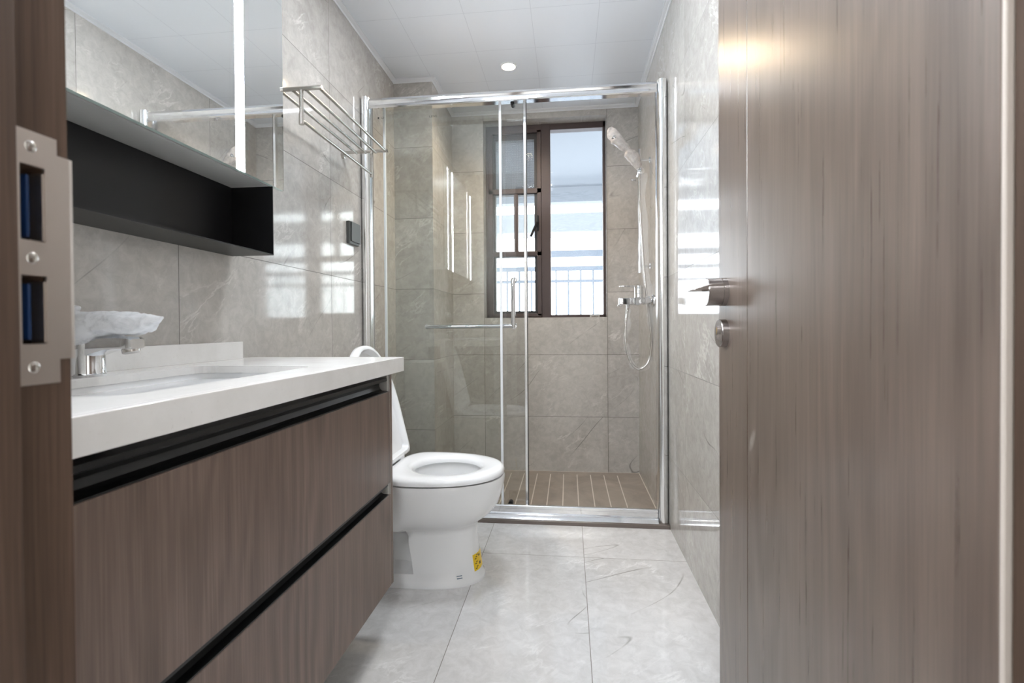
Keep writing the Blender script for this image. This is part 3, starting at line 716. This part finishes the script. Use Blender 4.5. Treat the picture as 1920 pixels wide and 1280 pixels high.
b = B(); box(b, PX0+.002, -.311, 2.290, 2.296, .024, 1.964); fx = obj('fixed_glass', b, M_GLASSF, ss)
b = B(); box(b, -.3215, -.3105, 2.286, 2.300, .025, 1.962, .001, 1); obj('edge_gasket', b, M_PVC, fx)
b = B(); box(b, -.906, -.203, 2.359, 2.363, .030, 1.991); sl = obj('sliding_glass', b, M_GLASS, ss)
b = B(); box(b, -.2115, -.199, 2.350, 2.372, .030, 1.991, .001, 1); obj('edge_gasket', b, M_ALU, sl)
b = B(); box(b, -.199, -.1965, 2.352, 2.370, .030, 1.991); obj('magnet_strip', b, M_RUBBER, sl)
b = B(); box(b, -.912, -.902, 2.354, 2.368, .030, 1.991, .001, 1); obj('rear_gasket', b, M_PVC, sl)
b = B(); yb2 = 2.322
tube(b, spline([(-.262, 2.357, 1.128), (-.262, 2.338, 1.129), (-.2625, yb2+.004, 1.124), (-.263, yb2, 1.108), (-.263, yb2, 1.0), (-.263, yb2, .93), (-.263, yb2, .912)], 6), .0105, 16)
tube(b, [(-.263, yb2, .93), (-.263, yb2, .898)], .0105, 16)
cyl(b, (-.262, 2.357, 1.128), (-.262, 2.350, 1.128), .015); cyl(b, (-.263, yb2, .905), (-.263, 2.357, .905), .0105); cyl(b, (-.263, 2.350, .905), (-.263, 2.357, .905), .015)
cyl(b, (-.263, yb2, .905), (-.690, yb2, .905), .0095); cyl(b, (-.684, yb2-.004, .905), (-.684, 2.357, .905), .0125)
obj('towel_bar_handle', b, M_CHROME, sl, 40)
b = B(); cyl(b, (-.280, 2.300, .060), (-.280, 2.330, .060), .011, n=20); box(b, -.291, -.269, 2.300, 2.330, .024, .060); obj('guide_roller', b, M_RUBBER, sl, 40)
b = B(); cyl(b, (-.262, 2.340, 1.976), (-.262, 2.375, 1.976), .010, n=20); obj('top_roller', b, M_RUBBER, sl, 40)
def text(name, s, size, loc, mat, parent):
    c = bpy.data.curves.new(name, 'FONT'); c.body = s; c.size = size; c.extrude = .0002; c.align_x = 'CENTER'
    o = bpy.data.objects.new(name, c); COL.objects.link(o); c.materials.append(mat); 
    bpy.context.view_layer.update(); me = bpy.data.meshes.new_from_object(o.evaluated_get(bpy.context.evaluated_depsgraph_get()))
    bpy.data.objects.remove(o); o = bpy.data.objects.new(name, me); COL.objects.link(o); me.materials.clear(); me.materials.append(mat)
    o.rotation_euler = (pi/2, 0, 0); o.location = loc; o.parent = parent; return o
tx = text('glass_logo', 'LENS', .0165, (-.638, 2.2893, 1.905), M_LOGO, fx); tx.scale = (1.05, .8, 1)
b = B(); box(b, -.9125, -.905, 2.2893, 2.2898, 1.912, 1.919); box(b, -.915, -.902, 2.2893, 2.2898, 1.9075, 1.9085)
n = 24
loft(b, [[(-.888+rx*math.cos(2*pi*i/n), y, 1.9155+rz*math.sin(2*pi*i/n)) for i in range(n)] for rx, rz, y in ((.0075, .0048, 2.2898), (.0075, .0048, 2.2893), (.0066, .0039, 2.2893), (.0066, .0039, 2.2898), (.0075, .0048, 2.2898))], caps=False)
obj('certification_mark', b, M_LOGO, fx)

# ------------------------------------------------------------------ shower fittings
BX, BY = .386, 2.705
sb = thing('shower_slide_bar', (BX, BY, 1.5), 'thin chrome slide bar on the right shower wall', 'slide bar')
b = B(); cyl(b, (BX, BY, 1.188), (BX, BY, 1.855), .0085, n=20); obj('bar', b, M_CHROME, sb, 40)
for z in (1.795, 1.225):
    b = B(); cyl(b, (BX, BY, z), (XR, BY, z), .0065, n=16); lathe(b, (XR, BY, z), (-1, 0, 0), [(0, .016), (.006, .016), (.007, .013)], 24); obj('bracket', b, M_CHROME, sb, 40)
b = B(); cyl(b, (BX, BY+.02, 1.722), (BX, BY-.045, 1.722), .016, n=24); lathe(b, (BX, BY-.045, 1.722), (0, -1, 0), [(0, .019), (.006, .019), (.008, .016)], 24); cyl(b, (BX-.004, BY-.03, 1.74), (BX-.010, BY-.036, 1.757), .013, n=20); cyl(b, (BX-.02, BY, 1.69), (BX-.045, BY, 1.69), .005, n=12); obj('holder', b, M_CHROME, sb, 40)

HY = 2.665
hs = thing('hand_shower', (.37, HY, 1.76), 'hand shower wrapped in cloudy film, its hose hanging in a loop', 'hand shower')
b = B(); tube(b, [(.377, HY, 1.725), (.368, HY, 1.77), (.335, HY, 1.815), (.300, HY, 1.855)], [.009, .0105, .0115, .012], 16); obj('handle', b, M_CHROME, hs, 40)
b = B(); lathe(b, (.305, HY, 1.85), (-.72, 0, .69), [(0, .010), (.02, .014), (.05, .017), (.085, .018), (.09, .014)], 24); obj('spray_head', b, M_CHROME, hs, 40)
hose = spline([(.377, HY-.004, 1.722), (.377, HY-.004, 1.66), (.382, HY-.008, 1.50), (.389, HY-.010, 1.36), (.398, HY-.012, 1.22), (.410, HY-.015, 1.08), (.424, HY-.018, .96), (.433, HY-.022, .86), (.430, HY-.025, .76), (.410, HY-.028, .70), (.372, HY-.028, .674), (.335, HY-.025, .698), (.312, HY-.018, .755), (.301, HY-.008, .83), (.304, HY, .91), (.314, HY+.005, .985), (.316, HY+.005, 1.008)], 8)
b = B(); tube(b, hose, .0068, 12); obj('hose', b, M_STEEL, hs, 60)
def wrap_path(path, W, H, n=20, amp=.003, freq=60):
    out = []
    for i, p in enumerate(path):
        d = (path[min(i+1, len(path)-1)]-path[max(i-1, 0)]).normalized(); s = Vector((0, 1, 0)).cross(d).normalized(); r = []
        for q in range(n):
            a = 2*pi*q/n; v = p+s*(W[i]*math.cos(a))+Vector((0, 1, 0))*(H[i]*math.sin(a))
            k_ = noise.noise(v*freq)+.6*noise.noise(v*freq*2.1); r.append(v+(s*math.cos(a)+Vector((0, 1, 0))*math.sin(a))*k_*amp)
        out.append(r)
    return out
def lerp_stations(S, m=5):
    P, W, H = [], [], []
    pts = spline([s[0] for s in S], m)
    for i, p in enumerate(pts):
        t = i/m; k_ = min(int(t), len(S)-2); u = t-k_; P.append(p); W.append(S[k_][1]+(S[k_+1][1]-S[k_][1])*u); H.append(S[k_][2]+(S[k_+1][2]-S[k_][2])*u)
    return P, W, H
P, Wd, Hd = lerp_stations([((.374, HY, 1.737), .015, .013), ((.370, HY, 1.752), .019, .016), ((.362, HY, 1.770), .027, .018), ((.354, HY, 1.788), .031, .022), ((.340, HY, 1.806), .033, .024), ((.326, HY, 1.822), .029, .022), ((.316, HY, 1.838), .020, .018), ((.302, HY, 1.855), .022, .020), ((.282, HY, 1.876), .027, .022), ((.259, HY, 1.902), .033, .018), ((.243, HY, 1.925), .032, .011), ((.233, HY, 1.947), .024, .006), ((.2275, HY, 1.965), .010, .003)])
b = B(); loft(b, wrap_path(P, Wd, Hd, 24, .005, 55)); obj('film_wrap', b, M_FILM, hs, 60)
# loose clear sleeve around the hose
P2 = [p+Vector(((.012 if i < 64 else .004)+.005*math.sin(i*.35)+.004*math.sin(i*.11+1), 0, 0)) for i, p in enumerate(hose)]
Ws = [(.022 if i < 64 else .014)*(.75+.4*abs(math.sin(i*.27))) for i in range(len(P2))]
b = B(); loft(b, wrap_path(P2[2:62], Ws[2:62], [.009]*60, 14, .004, 50), caps=False); loft(b, wrap_path(P2[66:122], Ws[66:122], [.009]*56, 14, .005, 50), caps=False)
obj('hose_sleeve', b, M_SLEEVE, hs, 60)

mx_ = thing('shower_mixer', (XR, 2.68, 1.035), 'chrome shower mixer tap on the right shower wall', 'mixer tap')
MY = 2.675; ZM = 1.034
b = B()
box(b, .268, .365, MY-.024, MY+.024, 1.016, 1.052, .004, 3); cyl(b, (.365, MY-.03, ZM), (.365, MY+.03, ZM), .022); cyl(b, (.392, MY-.062, ZM), (.392, MY+.092, ZM), .0165)
lathe(b, (.375, MY, ZM+.008), (0, 0, 1), [(0, .024), (.030, .0235), (.034, .022)], 32)
obj('body', b, M_CHROME, mx_, 40)
b = B(); lathe(b, (.375, MY, ZM+.043), (0, 0, 1), [(0, .0235), (.036, .0235), (.040, .021), (.0405, .001)], 32); box(b, .272, .375, MY-.011, MY+.011, 1.112, 1.1175, .002, 2); obj('lever', b, M_CHROME, mx_, 40)
b = B(); lathe(b, (.275, MY, 1.017), (0, 0, -1), [(0, .012), (.008, .012), (.009, .010)], 20); obj('spout_outlet', b, M_CHROME, mx_, 40)
b = B(); lathe(b, (.316, HY+.005, 1.017), (0, 0, -1), [(0, .0095), (.006, .0095), (.007, .0085), (.02, .0085), (.021, .006)], 20); obj('hose_outlet', b, M_CHROME, mx_, 40)
for y in (MY-.055, MY+.085):
    b = B(); cyl(b, (.392, y, ZM), (XR, y, ZM), .012, n=20); cyl(b, (.402, y, ZM), (.418, y, ZM), .0165, n=6); lathe(b, (XR, y, ZM), (-1, 0, 0), [(0, .033), (.006, .032), (.012, .022), (.014, .014)], 32); obj('wall_flange', b, M_CHROME, mx_, 40)
